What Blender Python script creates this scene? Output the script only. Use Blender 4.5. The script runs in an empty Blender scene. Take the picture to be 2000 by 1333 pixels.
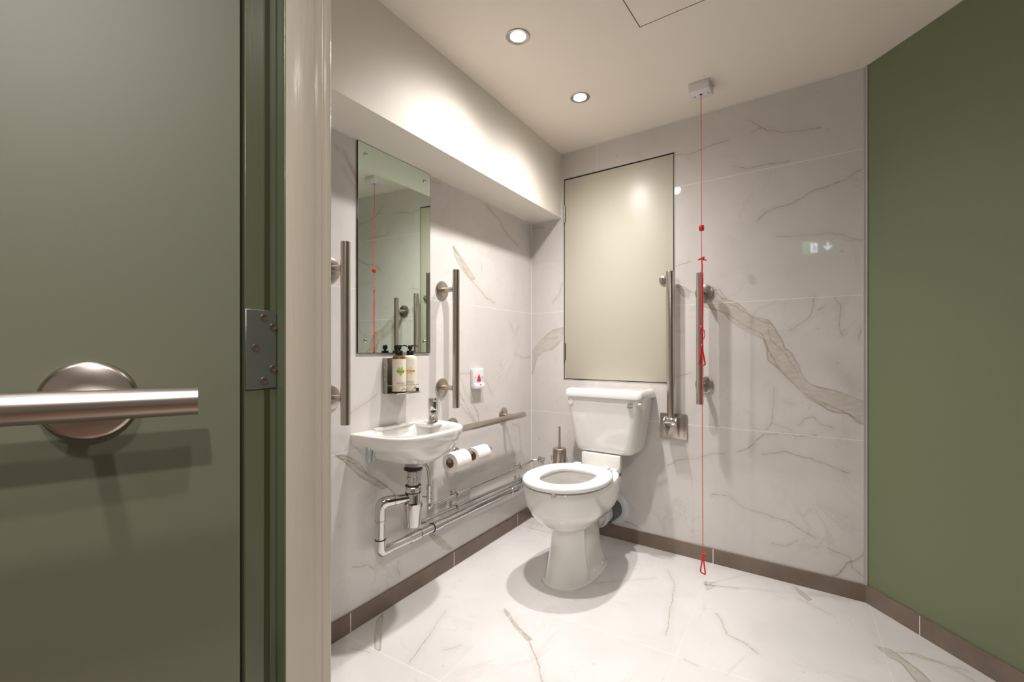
import bpy, bmesh, math, random
import numpy as np
from mathutils import Vector, Matrix
random.seed(7)
R = math.radians
C = bpy.context.scene.collection
# ---------------------------------------------------------------- camera, world, exposure, lights
CAM = (1.3878, -2.4889, 1.0311)
cd = bpy.data.cameras.new('camera'); cam = bpy.data.objects.new('camera', cd); C.objects.link(cam)
cam.location = CAM; cam.rotation_euler = (R(90), 0, R(31.5595))
cd.sensor_width = 36; cd.lens = 896.131/2000*36; cd.shift_y = (684.71-666.5)/2000; cd.clip_start = 0.02
bpy.context.scene.camera = cam
vs = bpy.context.scene.view_settings
vs.view_transform = 'Standard'; vs.look = 'None'; vs.gamma = 1; vs.use_curve_mapping = False; vs.exposure = 0.10
w = bpy.data.worlds.new('world'); bpy.context.scene.world = w; w.use_nodes = True
w.node_tree.nodes['Background'].inputs[0].default_value = (1, .93, .85, 1)
w.node_tree.nodes['Background'].inputs[1].default_value = 0.05
WARM = (1.0, .955, .93)
def lamp(name, loc, watt, size=.028, n=3.3, color=WARM):
    """a spot for downlights and added fill: intensity falls with the n-th power of the cosine from straight down, as a downlight reflector makes it"""
    l = bpy.data.lights.new(name, 'SPOT'); l.energy = watt; l.shadow_soft_size = size; l.color = color
    l.spot_size = R(176); l.spot_blend = .05; l.use_nodes = True; t = l.node_tree; em = t.nodes['Emission']
    g = t.nodes.new('ShaderNodeNewGeometry'); s = t.nodes.new('ShaderNodeSeparateXYZ'); t.links.new(g.outputs['Incoming'], s.inputs[0])
    ab = t.nodes.new('ShaderNodeMath'); ab.operation = 'ABSOLUTE'; t.links.new(s.outputs[2], ab.inputs[0])
    pw = t.nodes.new('ShaderNodeMath'); pw.operation = 'POWER'; t.links.new(ab.outputs[0], pw.inputs[0]); pw.inputs[1].default_value = n
    t.links.new(pw.outputs[0], em.inputs['Strength'])
    o = bpy.data.objects.new(name, l); C.objects.link(o); o.location = loc
    return o
H, ZS, BD, L, BE, GA = 2.1959, 1.8164, .2099, 1.6467, R(-4.4525), R(-50.6612)
DL = [(.516, -1.027), (.549, -.525)]
for x, y in DL: lamp('downlight_and_fill_lamp', (x, y, H-.012), 92)
lamp('downlight_and_fill_lamp', (1.75, -1.55, H-.012), 17)  # added fill lamp out of view, without a fitting
for x, y, e, n in ((1.02, -2.68, 92, 8), (1.95, -3.0, 106, 1.6), (.80, -3.12, 24, 6), (1.75, -2.5, 46, 2.5)): lamp('unseen_corridor_lamp', (x, y, 2.30), e, n=n, size=.035)  # lamps out of view; the right-hand pair is strengthened to fill the room

# ---------------------------------------------------------------- frames
U = Vector((math.cos(BE), math.sin(BE), 0)); N = Vector((math.sin(BE), -math.cos(BE), 0))
def fb(s, d, z): return U*s + N*d + Vector((0, 0, z))
P0 = fb(L, 0, 0)
GU = Vector((math.cos(GA), math.sin(GA), 0)); GN = Vector((math.sin(GA), -math.cos(GA), 0))  # into the room
ROT = {'back': BE, 'left': R(90), 'world': 0.0}

# ---------------------------------------------------------------- object helpers
def tag(o, label=None, cat=None, group=None, kind=None):
    if label: o['label'] = label
    if cat: o['category'] = cat
    if group: o['group'] = group
    if kind: o['kind'] = kind
    return o
def thing(name, label, cat, loc=(0,0,0), rz=0, group=None):
    o = bpy.data.objects.new(name, None); C.objects.link(o); o.empty_display_size = .05
    o.location = loc; o.rotation_euler = (0, 0, rz)
    return tag(o, label, cat, group)
def dup(root, loc, rz, label, group=None):
    r = root.copy(); C.objects.link(r); r.location = loc; r.rotation_euler = (0, 0, rz); r['label'] = label
    if group: r['group'] = group
    for ch in list(root.children):
        c = ch.copy(); C.objects.link(c); c.parent = r
        for g in ch.children:
            d = g.copy(); C.objects.link(d); d.parent = c
    return r
class MB:
    def __init__(s): s.bm = bmesh.new()
    def face(s, vs):
        try: return s.bm.faces.new(vs)
        except ValueError: return None
    def box(s, a, b, bevel=0, seg=2, rz=0, about=None):
        x0,y0,z0 = a; x1,y1,z1 = b
        v = [s.bm.verts.new(p) for p in ((x0,y0,z0),(x1,y0,z0),(x1,y1,z0),(x0,y1,z0),(x0,y0,z1),(x1,y0,z1),(x1,y1,z1),(x0,y1,z1))]
        fs = [s.bm.faces.new([v[i] for i in q]) for q in ((0,3,2,1),(4,5,6,7),(0,1,5,4),(1,2,6,5),(2,3,7,6),(3,0,4,7))]
        if rz:
            c = Vector(about or ((x0+x1)/2,(y0+y1)/2,0)); bmesh.ops.rotate(s.bm, cent=c, matrix=Matrix.Rotation(rz,3,'Z'), verts=v)
        if bevel:
            es = list({e for f in fs for e in f.edges})
            bmesh.ops.bevel(s.bm, geom=es, offset=bevel, segments=seg, profile=.5, affect='EDGES')
        return s
    def prism(s, pts, vec, bevel=0):       # closed polygon (3D points) extruded by vec
        vec = Vector(vec); a = [s.bm.verts.new(p) for p in pts]; b = [s.bm.verts.new(Vector(p)+vec) for p in pts]
        fs = [s.bm.faces.new(a[::-1]), s.bm.faces.new(b)]; n = len(a)
        for i in range(n): fs.append(s.bm.faces.new((a[i], a[(i+1)%n], b[(i+1)%n], b[i])))
        if bevel:
            bmesh.ops.bevel(s.bm, geom=list({e for f in fs for e in f.edges}), offset=bevel, segments=2, profile=.5, affect='EDGES')
        return s
    def loft(s, rings, cap0=True, cap1=True, closed=False):
        V = [[s.bm.verts.new(p) for p in r] for r in rings]
        m = len(V); n = len(V[0])
        for i in range(m if closed else m-1):
            A, B = V[i], V[(i+1)%m]
            for j in range(n): s.face((A[j], A[(j+1)%n], B[(j+1)%n], B[j]))
        if not closed:
            if cap0: s.face(V[0][::-1])
            if cap1: s.face(V[-1])
        return s
    def tube(s, pts, r, seg=16, caps=True, closed=False):
        P = [Vector(p) for p in pts]; n = len(P); rs = r if isinstance(r, (list, tuple)) else [r]*n
        T = []
        for i in range(n):
            if closed: t = (P[(i+1)%n]-P[i-1])
            else: t = P[min(i+1,n-1)]-P[max(i-1,0)]
            T.append(t.normalized() if t.length > 1e-9 else (T[-1] if T else Vector((0,0,1))))
        up = Vector((0,0,1)) if abs(T[0].z) < .9 else Vector((1,0,0))
        x = T[0].cross(up).normalized(); rings = []
        for i in range(n):
            x = (x - T[i]*x.dot(T[i])).normalized(); y = T[i].cross(x)
            rings.append([P[i] + (x*math.cos(2*math.pi*k/seg)+y*math.sin(2*math.pi*k/seg))*rs[i] for k in range(seg)])
        s.loft(rings, caps, caps, closed); return s
    def cyl(s, a, b, r, seg=28, bev=0):
        a = Vector(a); b = Vector(b); t = (b-a).normalized()
        if bev: return s.tube([a, a, a+t*bev*.3, a+t*bev, b-t*bev, b-t*bev*.3, b, b][1:-1], [r-bev, r-bev*.3, r, r, r-bev*.3, r-bev], seg)
        return s.tube([a, b], r, seg)
    def lathe(s, prof, c=(0,0,0), axis='z', seg=32):     # prof: (r, h)
        c = Vector(c); rings = []
        ax = {'z':(Vector((1,0,0)),Vector((0,1,0)),Vector((0,0,1))), 'y':(Vector((1,0,0)),Vector((0,0,1)),Vector((0,-1,0))), 'x':(Vector((0,1,0)),Vector((0,0,1)),Vector((1,0,0)))}[axis]
        for r, h in prof: rings.append([c+ax[0]*math.cos(2*math.pi*k/seg)*r+ax[1]*math.sin(2*math.pi*k/seg)*r+ax[2]*h for k in range(seg)])
        s.loft(rings, prof[0][0] > 1e-6, prof[-1][0] > 1e-6); return s
    def sphere(s, c, r, sc=(1,1,1)):
        m = Matrix.Translation(c) @ Matrix.Diagonal((*sc,1)); bmesh.ops.create_uvsphere(s.bm, u_segments=20, v_segments=12, radius=r, matrix=m); return s
    def build(s, name, mat, parent=None, off=None, smooth=38, solid=0):
        bmesh.ops.remove_doubles(s.bm, verts=s.bm.verts, dist=1e-6)
        bmesh.ops.recalc_face_normals(s.bm, faces=s.bm.faces)
        if off is not None: bmesh.ops.translate(s.bm, vec=-Vector(off), verts=s.bm.verts)
        me = bpy.data.meshes.new(name); s.bm.to_mesh(me); s.bm.free()
        for p in me.polygons: p.use_smooth = bool(smooth)
        if smooth: me.set_sharp_from_angle(angle=R(smooth))
        me.materials.append(mat)
        o = bpy.data.objects.new(name, me); C.objects.link(o)
        if parent: o.parent = parent
        return o
def arc(c, r, a0, a1, ax0, ax1, n=8):
    c = Vector(c); ax0 = Vector(ax0); ax1 = Vector(ax1)
    return [c+ax0*r*math.cos(R(a0+(a1-a0)*i/n))+ax1*r*math.sin(R(a0+(a1-a0)*i/n)) for i in range(n+1)]
def bend_path(pts, rad, n=6):       # polyline with rounded corners
    P = [Vector(p) for p in pts]; out = [P[0]]
    for i in range(1, len(P)-1):
        a = (P[i-1]-P[i]); b = (P[i+1]-P[i]); r = min(rad, a.length*.49, b.length*.49)
        p0 = P[i]+a.normalized()*r; p1 = P[i]+b.normalized()*r
        for k in range(n+1):
            t = k/n; out.append(p0*(1-t)**2+P[i]*2*t*(1-t)+p1*t*t)
    out.append(P[-1]); return out

# ---------------------------------------------------------------- materials
class NT:
    def __init__(s, name):
        s.m = bpy.data.materials.new(name); s.m.use_nodes = True; s.t = s.m.node_tree; s.b = s.t.nodes['Principled BSDF']
    def n(s, typ, **kw):
        o = s.t.nodes.new(typ)
        for k, v in kw.items(): setattr(o, k, v)
        return o
    def inp(s, sock, v):
        if isinstance(v, bpy.types.NodeSocket): s.t.links.new(v, sock)
        elif v is not None: sock.default_value = v
    def math(s, op, a, b=None, c=None, clamp=False):
        o = s.n('ShaderNodeMath', operation=op, use_clamp=clamp); s.inp(o.inputs[0], a)
        if b is not None: s.inp(o.inputs[1], b)
        if c is not None: s.inp(o.inputs[2], c)
        return o.outputs[0]
    def noise(s, vec, scale, detail=4, rough=.5, dist=0, out='Fac'):
        o = s.n('ShaderNodeTexNoise'); s.inp(o.inputs['Vector'], vec); o.inputs['Scale'].default_value = scale
        o.inputs['Detail'].default_value = detail; o.inputs['Roughness'].default_value = rough; o.inputs['Distortion'].default_value = dist
        return o.outputs[out]
    def ramp(s, v, a, b, c=0., d=1.):
        o = s.n('ShaderNodeMapRange', interpolation_type='SMOOTHSTEP'); s.inp(o.inputs[0], v)
        for i, q in enumerate((a, b, c, d)): s.inp(o.inputs[i+1], q)
        return o.outputs[0]
    def mix(s, f, a, b):
        o = s.n('ShaderNodeMix', data_type='RGBA'); s.inp(o.inputs[0], f)
        s.inp(o.inputs[6], (*a, 1) if isinstance(a, tuple) else a); s.inp(o.inputs[7], (*b, 1) if isinstance(b, tuple) else b)
        return o.outputs[2]
    def coord(s, which='Object'): return s.n('ShaderNodeTexCoord').outputs[which]
    def bump(s, h, strength=.2, dist=.002):
        o = s.n('ShaderNodeBump'); o.inputs['Strength'].default_value = strength; o.inputs['Distance'].default_value = dist
        s.inp(o.inputs['Height'], h); s.t.links.new(o.outputs[0], s.b.inputs['Normal'])
def mat(name, col, rough=.5, metal=0, coat=0, var=.04, scale=12, bump=0, bscale=60, stretch=None, spec=None, rvar=0, aniso=None, trans=0):
    t = NT(name); co = t.coord()
    if stretch:
        mp = t.n('ShaderNodeMapping'); mp.inputs['Scale'].default_value = stretch; t.inp(mp.inputs[0], co); co = mp.outputs[0]
    nz = t.noise(co, scale, 3)
    a = tuple(max(0, c*(1-var)) for c in col); b = tuple(min(1, c*(1+var)) for c in col)
    t.inp(t.b.inputs['Base Color'], t.mix(nz, a, b))
    if rvar: t.inp(t.b.inputs['Roughness'], t.ramp(nz, .2, .8, rough-rvar, rough+rvar))
    else: t.b.inputs['Roughness'].default_value = rough
    t.b.inputs['Metallic'].default_value = metal; t.b.inputs['Coat Weight'].default_value = coat; t.b.inputs['Coat Roughness'].default_value = .05
    if spec is not None: t.b.inputs['Specular IOR Level'].default_value = spec
    if trans: t.b.inputs['Transmission Weight'].default_value = trans
    if bump: t.bump(t.noise(co, bscale, 3), bump)
    return t.m
M = {}
M['ceiling'] = mat('ceiling_paint', (.88,.81,.72), .7, var=.01, scale=3)
M['bulkhead'] = mat('bulkhead_paint', (.84,.80,.72), .55, var=.01, scale=3, bump=.03, bscale=90)
M['green_wall'] = mat('green_wall_paint', (.175,.205,.115), .5, var=.02, scale=4, bump=.03, bscale=120)
M['green_door'] = mat('green_door_paint', (.146,.151,.103), .48, var=.02, scale=2, bump=.03, bscale=25)
M['green_frame'] = mat('green_frame_gloss', (.108,.122,.072), .28, var=.04, scale=6, bump=.15, bscale=40, stretch=(6,6,.4))
M['jamb_shade'] = mat('jamb_shade_strip', (.035,.038,.012), .5)  # dark olive that paints a shadow band onto the jamb
M['cream_frame'] = mat('cream_gloss_paint', (.56,.50,.41), .2, var=.02, scale=3, bump=.25, bscale=30, stretch=(5,5,.5))
M['cream_door'] = mat('cream_cupboard_paint', (.545,.515,.425), .36, var=.01, scale=2)
M['steel'] = mat('brushed_steel', (.52,.47,.425), .26, 1, var=.05, scale=1, stretch=(260,260,4))
M['steel_x'] = mat('brushed_steel_lengthwise', (.52,.47,.425), .26, 1, var=.05, scale=1, stretch=(4,260,260))
M['steel_dark'] = mat('worn_steel', (.38,.35,.31), .33, 1, var=.2, scale=20)
M['chrome'] = mat('chrome', (.66,.65,.64), .05, 1, var=.02)
M['zinc'] = mat('galvanised_zinc', (.50,.54,.56), .38, 1, var=.15, scale=60)
M['hinge'] = mat('hinge_zinc', (.36,.38,.36), .35, .9, var=.1, scale=20)
M['screw'] = mat('screw_metal', (.30,.24,.20), .35, .9)
M['rubber'] = mat('black_rubber', (.012,.012,.012), .45)
M['black'] = mat('black_plastic', (.008,.008,.009), .25)
M['white_ceramic'] = mat('white_ceramic', (.80,.78,.75), .1, coat=.6, var=.008)
M['white_seat'] = mat('white_seat_plastic', (.86,.85,.84), .18, coat=.3, var=.005)
M['white_plastic'] = mat('white_plastic', (.78,.75,.76), .3, var=.01)
M['white_pipe'] = mat('white_pipe_plastic', (.66,.69,.70), .35, var=.02)
M['grey_pipe'] = mat('grey_soil_pipe', (.10,.10,.10), .5, var=.04)
M['red'] = mat('red_cord', (.75,.015,.02), .4, var=.06, scale=200)
M['red_plastic'] = mat('red_plastic', (.62,.012,.012), .3)
M['paper'] = mat('tissue_paper', (.84,.81,.77), .9, var=.02, bump=.2, bscale=300)
M['card'] = mat('brown_card_core', (.16,.085,.045), .9)
M['cream_label'] = mat('cream_label', (.80,.74,.62), .5, var=.01)
M['amber'] = mat('amber_plastic', (.20,.10,.02), .15, trans=.35)
M['grape_green'] = mat('green_print', (.36,.50,.10), .5, var=.5, scale=150)
M['orange_print'] = mat('orange_print', (.80,.55,.28), .5, var=.25, scale=150)
M['ink'] = mat('dark_print', (.05,.045,.04), .5)
M['grout'] = mat('white_silicone', (.78,.76,.73), .35)
M['alu'] = mat('aluminium_trim', (.50,.49,.47), .35, .35)
M['corridor'] = mat('corridor_paint', (.50,.47,.42), .6)
M['dark_gap'] = mat('shadow_gap', (.02,.018,.015), .8)
M['grey_print'] = mat('grey_pictogram', (.25,.23,.22), .5)
def glass_mirror():
    t = NT('mirror_glass'); t.inp(t.b.inputs['Base Color'], t.mix(t.noise(t.coord(), 3), (.73,.83,.74), (.75,.85,.76)))
    t.b.inputs['Metallic'].default_value = 1; t.b.inputs['Roughness'].default_value = .012; return t.m
M['mirror'] = glass_mirror()
M['mirror_edge'] = mat('mirror_edge_glass', (.01,.03,.025), .15)
def emit(name, col, st):
    t = NT(name); t.inp(t.b.inputs['Base Color'], (*col,1)); t.inp(t.b.inputs['Emission Color'], t.mix(t.noise(t.coord(), 4), col, col)); t.b.inputs['Emission Strength'].default_value = st; return t.m
M['lens'] = emit('downlight_lens', (1,.97,.93), 14)
M['sign_green'] = emit('exit_sign_green', (.05,.50,.28), .3)
M['sign_white'] = emit('exit_sign_white', (.8,.85,1), 9)
M['led'] = emit('green_indicator', (.0,1,.75), 30)
def skirt_mat():
    t = NT('brown_skirting_tile'); co = t.coord(); nz = t.noise(co, 7, 5, .6)
    t.inp(t.b.inputs['Base Color'], t.mix(t.ramp(nz, .3, .7), (.178,.130,.100), (.228,.172,.135))); t.b.inputs['Roughness'].default_value = .42; return t.m
M['skirt'] = skirt_mat()
def marble(name, base, rowh, z0, tw, x0, plane, rough=.09, stagger=0, coat=.0, plain_row=None):
    """marble-look porcelain: veins come from the 'vein' attribute (signed distance, distance, width, band distance)"""
    t = NT(name); co = t.coord(); sp = t.n('ShaderNodeSeparateXYZ'); t.inp(sp.inputs[0], co)
    X = sp.outputs[0]; Y = sp.outputs[2] if plane == 'wall' else sp.outputs[1]
    at = t.n('ShaderNodeAttribute', attribute_name='vein'); sc = t.n('ShaderNodeSeparateColor'); t.inp(sc.inputs[0], at.outputs['Color'])
    sd, ud, wd, band = sc.outputs[0], sc.outputs[1], sc.outputs[2], at.outputs['Alpha']
    wob = t.math('MULTIPLY', t.math('SUBTRACT', t.noise(co, 22, 6, .62), .5), .0065)
    fine = t.noise(co, 70, 4, .6); cloud = t.noise(co, 2.3, 5, .55); patch = t.noise(co, 5.5, 3, .5)
    # thin veins
    a = t.math('ABSOLUTE', t.math('ADD', sd, wob))
    q = t.ramp(a, t.math('MULTIPLY', wd, .25), t.math('MULTIPLY', wd, 1.5), 1, 0)
    q = t.math('MULTIPLY', q, t.ramp(ud, .0055, .009, 1, 0))
    q = t.math('MULTIPLY', q, t.math('MULTIPLY', t.ramp(fine, .30, .64, .15, .62), t.ramp(patch, .3, .6, .45, 1.15)), clamp=True)
    halo = t.math('MULTIPLY', t.ramp(t.math('ABSOLUTE', t.math('ADD', ud, wob)), 0, .03, 1, 0), .13)
    # broad bands
    b = t.math('ADD', band, t.math('MULTIPLY', wob, 2.2))
    ins = t.ramp(b, -.003, .003, 1, 0)
    edge = t.math('MULTIPLY', t.ramp(t.math('ABSOLUTE', b), .0, .0055, 1, 0), t.ramp(patch, .35, .6, .05, .75))
    mp = t.n('ShaderNodeMapping'); mp.inputs['Rotation'].default_value = (0, R(38), R(38) if plane != 'wall' else 0); mp.inputs['Scale'].default_value = (9, 9, 26) if plane == 'wall' else (9, 26, 9); t.inp(mp.inputs[0], co)
    streak = t.noise(mp.outputs[0], 1.0, 5, .6, 2.2)
    # scattered hairline veins everywhere
    ri = t.math('ABSOLUTE', t.math('SUBTRACT', t.noise(co, 2.6, 7, .58, .9), .5))
    hair = t.math('MULTIPLY', t.ramp(ri, .0, .006, 1, 0), t.ramp(t.noise(co, 3.4, 2, .5), .52, .68, 0, .22))
    ri2 = t.math('ABSOLUTE', t.math('SUBTRACT', t.noise(co, 1.4, 6, .6, 1.5), .48))
    hair2 = t.math('MULTIPLY', t.ramp(ri2, .0, .02, 1, 0), t.ramp(t.noise(co, 2.2, 2, .5), .45, .7, 0, .14))
    dots = t.math('MULTIPLY', t.ramp(t.noise(co, 26, 2, .5), .70, .77), .22)
    dk = tuple(c*.93 for c in base); lt = tuple(min(1, c*1.04) for c in base)
    c = t.mix(t.ramp(cloud, .3, .7), dk, lt)
    c = t.mix(t.math('ADD', hair, hair2, clamp=True), c, (.30,.255,.215)); c = t.mix(dots, c, (.36,.32,.29))
    c = t.mix(halo, c, (.46,.40,.34))
    c = t.mix(t.math('MULTIPLY', ins, .85), c, t.mix(t.ramp(streak, .35, .62), (.525,.478,.425), (.61,.565,.515)))
    c = t.mix(t.math('MULTIPLY', edge, .75), c, (.25,.195,.14))
    c = t.mix(q, c, (.30,.235,.18))
    # grout lines
    row = t.math('DIVIDE', t.math('SUBTRACT', Y, z0), rowh)
    fr = t.math('ABSOLUTE', t.math('SUBTRACT', t.math('FRACT', t.math('ADD', row, .5)), .5)); g1 = t.ramp(t.math('MULTIPLY', fr, rowh), .0010, .0021, 1, 0)
    xx = t.math('DIVIDE', t.math('SUBTRACT', X, x0), tw)
    if stagger: xx = t.math('ADD', xx, t.math('MULTIPLY', t.math('FLOOR', row), stagger))
    fc = t.math('ABSOLUTE', t.math('SUBTRACT', t.math('FRACT', t.math('ADD', xx, .5)), .5)); g2 = t.ramp(t.math('MULTIPLY', fc, tw), .0010, .0021, 1, 0)
    if plane == 'floor':        # columns run away from the door; joints across them are offset in the left column
        yy = t.math('ADD', t.math('DIVIDE', t.math('SUBTRACT', Y, -.88), 1.2), t.math('MULTIPLY', t.math('LESS_THAN', X, .45), .425))
        fr = t.math('ABSOLUTE', t.math('SUBTRACT', t.math('FRACT', t.math('ADD', yy, .5)), .5)); g1 = t.ramp(t.math('MULTIPLY', fr, 1.2), .0010, .0021, 1, 0)
    if plain_row is not None: g2 = t.math('MULTIPLY', g2, t.math('GREATER_THAN', row, plain_row))
    g = t.math('MAXIMUM', g1, t.math('MULTIPLY', g2, .6))
    c = t.mix(t.math('MULTIPLY', g, .8 if plane == 'wall' else .5), c, (.84,.82,.79))
    t.inp(t.b.inputs['Base Color'], c); t.inp(t.b.inputs['Roughness'], t.math('ADD', rough, t.math('MULTIPLY', g, .4)))
    t.bump(t.math('SUBTRACT', 1, g), .25, .001)
    return t.m
M['marble_back'] = marble('marble_tile_back', (.68,.645,.62), .6, .6597, 1.2, .444, 'wall', rough=.035)
M['marble_left'] = marble('marble_tile_left', (.72,.685,.66), .6, .6597, 1.2, -.771, 'wall', plain_row=0)
M['marble_floor'] = marble('marble_tile_floor', (.72,.695,.68), 1.2, -1.39, .6, 1.05, 'floor', rough=.2)
BACK_VEINS = [(0.003,[(1.25,1.631),(1.281,1.661),(1.332,1.675),(1.387,1.681),(1.467,1.724),(1.522,1.734),(1.583,1.747),(1.617,1.771),(1.646,1.786)]),(0.002,[(1.332,1.544),(1.41,1.537),(1.507,1.532),(1.566,1.518),(1.612,1.49),(1.646,1.486)]),(0.002,[(0.88,2.026),(0.943,2.01),(1.004,2.02),(1.12,2.032)]),(0.002,[(1.153,1.902),(1.208,1.877),(1.292,1.881),(1.372,1.873)]),(0.0025,[(1.218,2.1),(1.292,2.032),(1.372,2.003),(1.485,1.989)]),(0.002,[(1.229,2.043),(1.271,2.05)]),(0.002,[(1.467,1.259),(1.459,1.197),(1.439,1.164),(1.381,1.121)]),(0.002,[(1.539,1.254),(1.562,1.213),(1.557,1.127),(1.566,1.095)]),(0.002,[(1.485,1.207),(1.507,1.223)]),(0.002,[(1.316,0.857),(1.31,0.764),(1.308,0.706),(1.287,0.674)]),(0.0015,[(1.308,0.699),(1.381,0.678)]),(0.002,[(1.41,0.704),(1.439,0.736),(1.467,0.743),(1.494,0.712),(1.53,0.705)]),(0.002,[(1.362,0.802),(1.391,0.793)]),(0.0025,[(1.169,0.553),(1.208,0.573),(1.271,0.644),(1.332,0.657),(1.41,0.654),(1.471,0.663)]),(0.002,[(0.841,0.44),(0.905,0.48),(0.979,0.493),(1.051,0.528),(1.102,0.535)]),(0.0025,[(1.271,0.555),(1.352,0.579),(1.401,0.568),(1.467,0.554),(1.522,0.54),(1.583,0.519)]),(0.0025,[(1.051,0.329),(1.131,0.336),(1.197,0.296),(1.271,0.285),(1.322,0.275),(1.381,0.265),(1.41,0.247),(1.467,0.222)]),(0.003,[(1.312,0.157),(1.362,0.158),(1.403,0.189)]),(0.004,[(1.646,0.223),(1.626,0.176),(1.583,0.143),(1.557,0.093),(1.539,0.077)]),(0.002,[(1.522,0.187),(1.592,0.167),(1.6,0.126),(1.642,0.096)]),(0.004,[(0.593,0.124),(0.613,0.101),(0.651,0.098),(0.693,0.083)]),(0.003,[(0.88,1.355),(0.943,1.33),(0.975,1.312)]),(0.003,[(1.051,1.321),(1.086,1.324),(1.115,1.28)]),(0.002,[(0.885,1.459),(0.943,1.473)]),(0.0025,[(0.156,1.322),(0.198,1.365),(0.219,1.425)]),(0.003,[(0.016,1.784),(0.09,1.778)]),(0.003,[(1.097,1.276),(1.164,1.236),(1.229,1.18),(1.292,1.154)]),(0.003,[(1.12,1.209),(1.208,1.138),(1.271,1.101),(1.302,1.019),(1.342,0.939),(1.41,0.862),(1.485,0.808),(1.557,0.783),(1.626,0.735)]),(0.002,[(1.292,1.135),(1.302,1.077),(1.332,1.047),(1.372,0.996),(1.403,0.933)]),(0.002,[(0.893,0.901),(0.943,0.915)]),(0.002,[(1.626,1.125),(1.622,1.073)])]
BACK_BANDS = [[(1.063,1.328),(1.097,1.283),(1.164,1.255),(1.229,1.189),(1.292,1.17),(1.316,1.135),(1.352,1.065),(1.356,1.042),(1.381,1.019),(1.41,0.963),(1.42,0.929),(1.448,0.886),(1.485,0.872),(1.557,0.858),(1.626,0.824),(1.651,0.815),(1.651,0.723),(1.617,0.732),(1.583,0.767),(1.53,0.77),(1.485,0.799),(1.439,0.823),(1.41,0.862),(1.372,0.901),(1.332,0.95),(1.292,0.988),(1.287,1.042),(1.271,1.084),(1.208,1.114),(1.142,1.159),(1.108,1.209),(1.063,1.229),(1.004,1.249)],[(0.88,1.366),(0.93,1.346),(0.95,1.319),(0.943,1.286),(0.905,1.314)],[(0.001,0.871),(0.001,1.014),(0.065,1.093),(0.156,1.153),(0.226,1.167),(0.226,1.1),(0.156,1.039),(0.083,1.024),(0.039,0.983),(0.023,0.92)]]
LEFT_VEINS = [(0.002,[(-1.351,0.23),(-1.279,0.207),(-1.254,0.183)]),(0.002,[(-1.124,0.16),(-1.13,0.141),(-1.118,0.111)]),(0.003,[(-0.728,0.832),(-0.646,0.736),(-0.581,0.663)]),(0.004,[(-0.633,0.799),(-0.572,0.714),(-0.549,0.651)]),(0.002,[(-0.708,0.893),(-0.667,0.814),(-0.616,0.758)]),(0.003,[(-0.708,0.767),(-0.633,0.696),(-0.598,0.652)]),(0.002,[(-0.728,0.916),(-0.633,0.914)]),(0.003,[(-0.549,0.895),(-0.489,0.868),(-0.43,0.789)]),(0.003,[(-0.489,1.803),(-0.365,1.752),(-0.285,1.69),(-0.16,1.65)]),(0.002,[(-0.257,1.192),(-0.212,1.14)]),(0.002,[(-0.16,1.166),(-0.195,1.12)]),(0.0015,[(-1.374,0.793),(-1.241,0.857)]),(0.002,[(-0.229,0.607),(-0.148,0.575),(-0.124,0.434)]),(0.003,[(-1.428,1.758),(-1.4,1.747),(-1.362,1.708),(-1.332,1.667)]),(0.002,[(-1.391,1.689),(-1.332,1.629)]),(0.002,[(-0.93,1.787),(-0.86,1.802)]),(0.0015,[(-0.535,1.471),(-0.531,1.45)]),(0.003,[(-1.428,0.658),(-1.351,0.614),(-1.279,0.55),(-1.174,0.474),(-1.141,0.438)]),(0.002,[(-0.93,0.212),(-0.831,0.121),(-0.779,0.085)]),(0.002,[(-0.748,0.365),(-0.728,0.248)]),(0.0025,[(-0.763,1.523),(-0.646,1.402),(-0.498,1.314),(-0.411,1.289)]),(0.002,[(-0.201,1.015),(-0.112,0.984),(-0.012,0.989)])]
LEFT_BANDS = [[(-1.428,0.661),(-1.374,0.643),(-1.322,0.608),(-1.286,0.56),(-1.228,0.518),(-1.183,0.482),(-1.215,0.485),(-1.259,0.516),(-1.32,0.556),(-1.355,0.591),(-1.391,0.628)],[(-0.944,0.221),(-0.853,0.167),(-0.779,0.092),(-0.786,0.083),(-0.839,0.107),(-0.896,0.158)],[(-0.771,1.531),(-0.736,1.509),(-0.658,1.451),(-0.589,1.397),(-0.624,1.384),(-0.688,1.421),(-0.74,1.468)],[(-1.4,1.76),(-1.383,1.748),(-1.351,1.712),(-1.332,1.68),(-1.332,1.652),(-1.362,1.689),(-1.383,1.725)]]
FLOOR_VEINS = [(0.003,[(0.414,-0.962),(0.476,-1.004),(0.572,-1.055),(0.661,-1.144),(0.723,-1.224)]),(0.002,[(0.216,-1.083),(0.264,-1.227),(0.307,-1.376)]),(0.003,[(1.131,-0.542),(1.181,-0.663),(1.241,-0.684),(1.283,-0.722)]),(0.002,[(0.625,-0.576),(0.706,-0.505),(0.854,-0.381)]),(0.002,[(0.887,-0.277),(0.944,-0.406),(0.974,-0.638),(0.992,-0.779)]),(0.003,[(1.053,-0.297),(1.091,-0.315),(1.071,-0.363),(1.05,-0.293)]),(0.002,[(1.09,-0.311),(1.179,-0.286)]),(0.0025,[(1.67,-0.479),(1.743,-0.443),(1.805,-0.456),(1.864,-0.516)]),(0.0025,[(1.727,-0.459),(1.816,-0.464),(1.863,-0.468)]),(0.002,[(1.405,-0.244),(1.506,-0.312)]),(0.002,[(0.011,-0.1),(0.092,-0.089),(0.178,-0.091)]),(0.002,[(0.064,-0.162),(0.206,-0.18)]),(0.0015,[(0.366,-1.264),(0.398,-1.219)]),(0.0015,[(0.092,-1.426),(0.152,-1.411)]),(0.002,[(1.082,-0.885),(1.116,-0.894)])]
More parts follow.
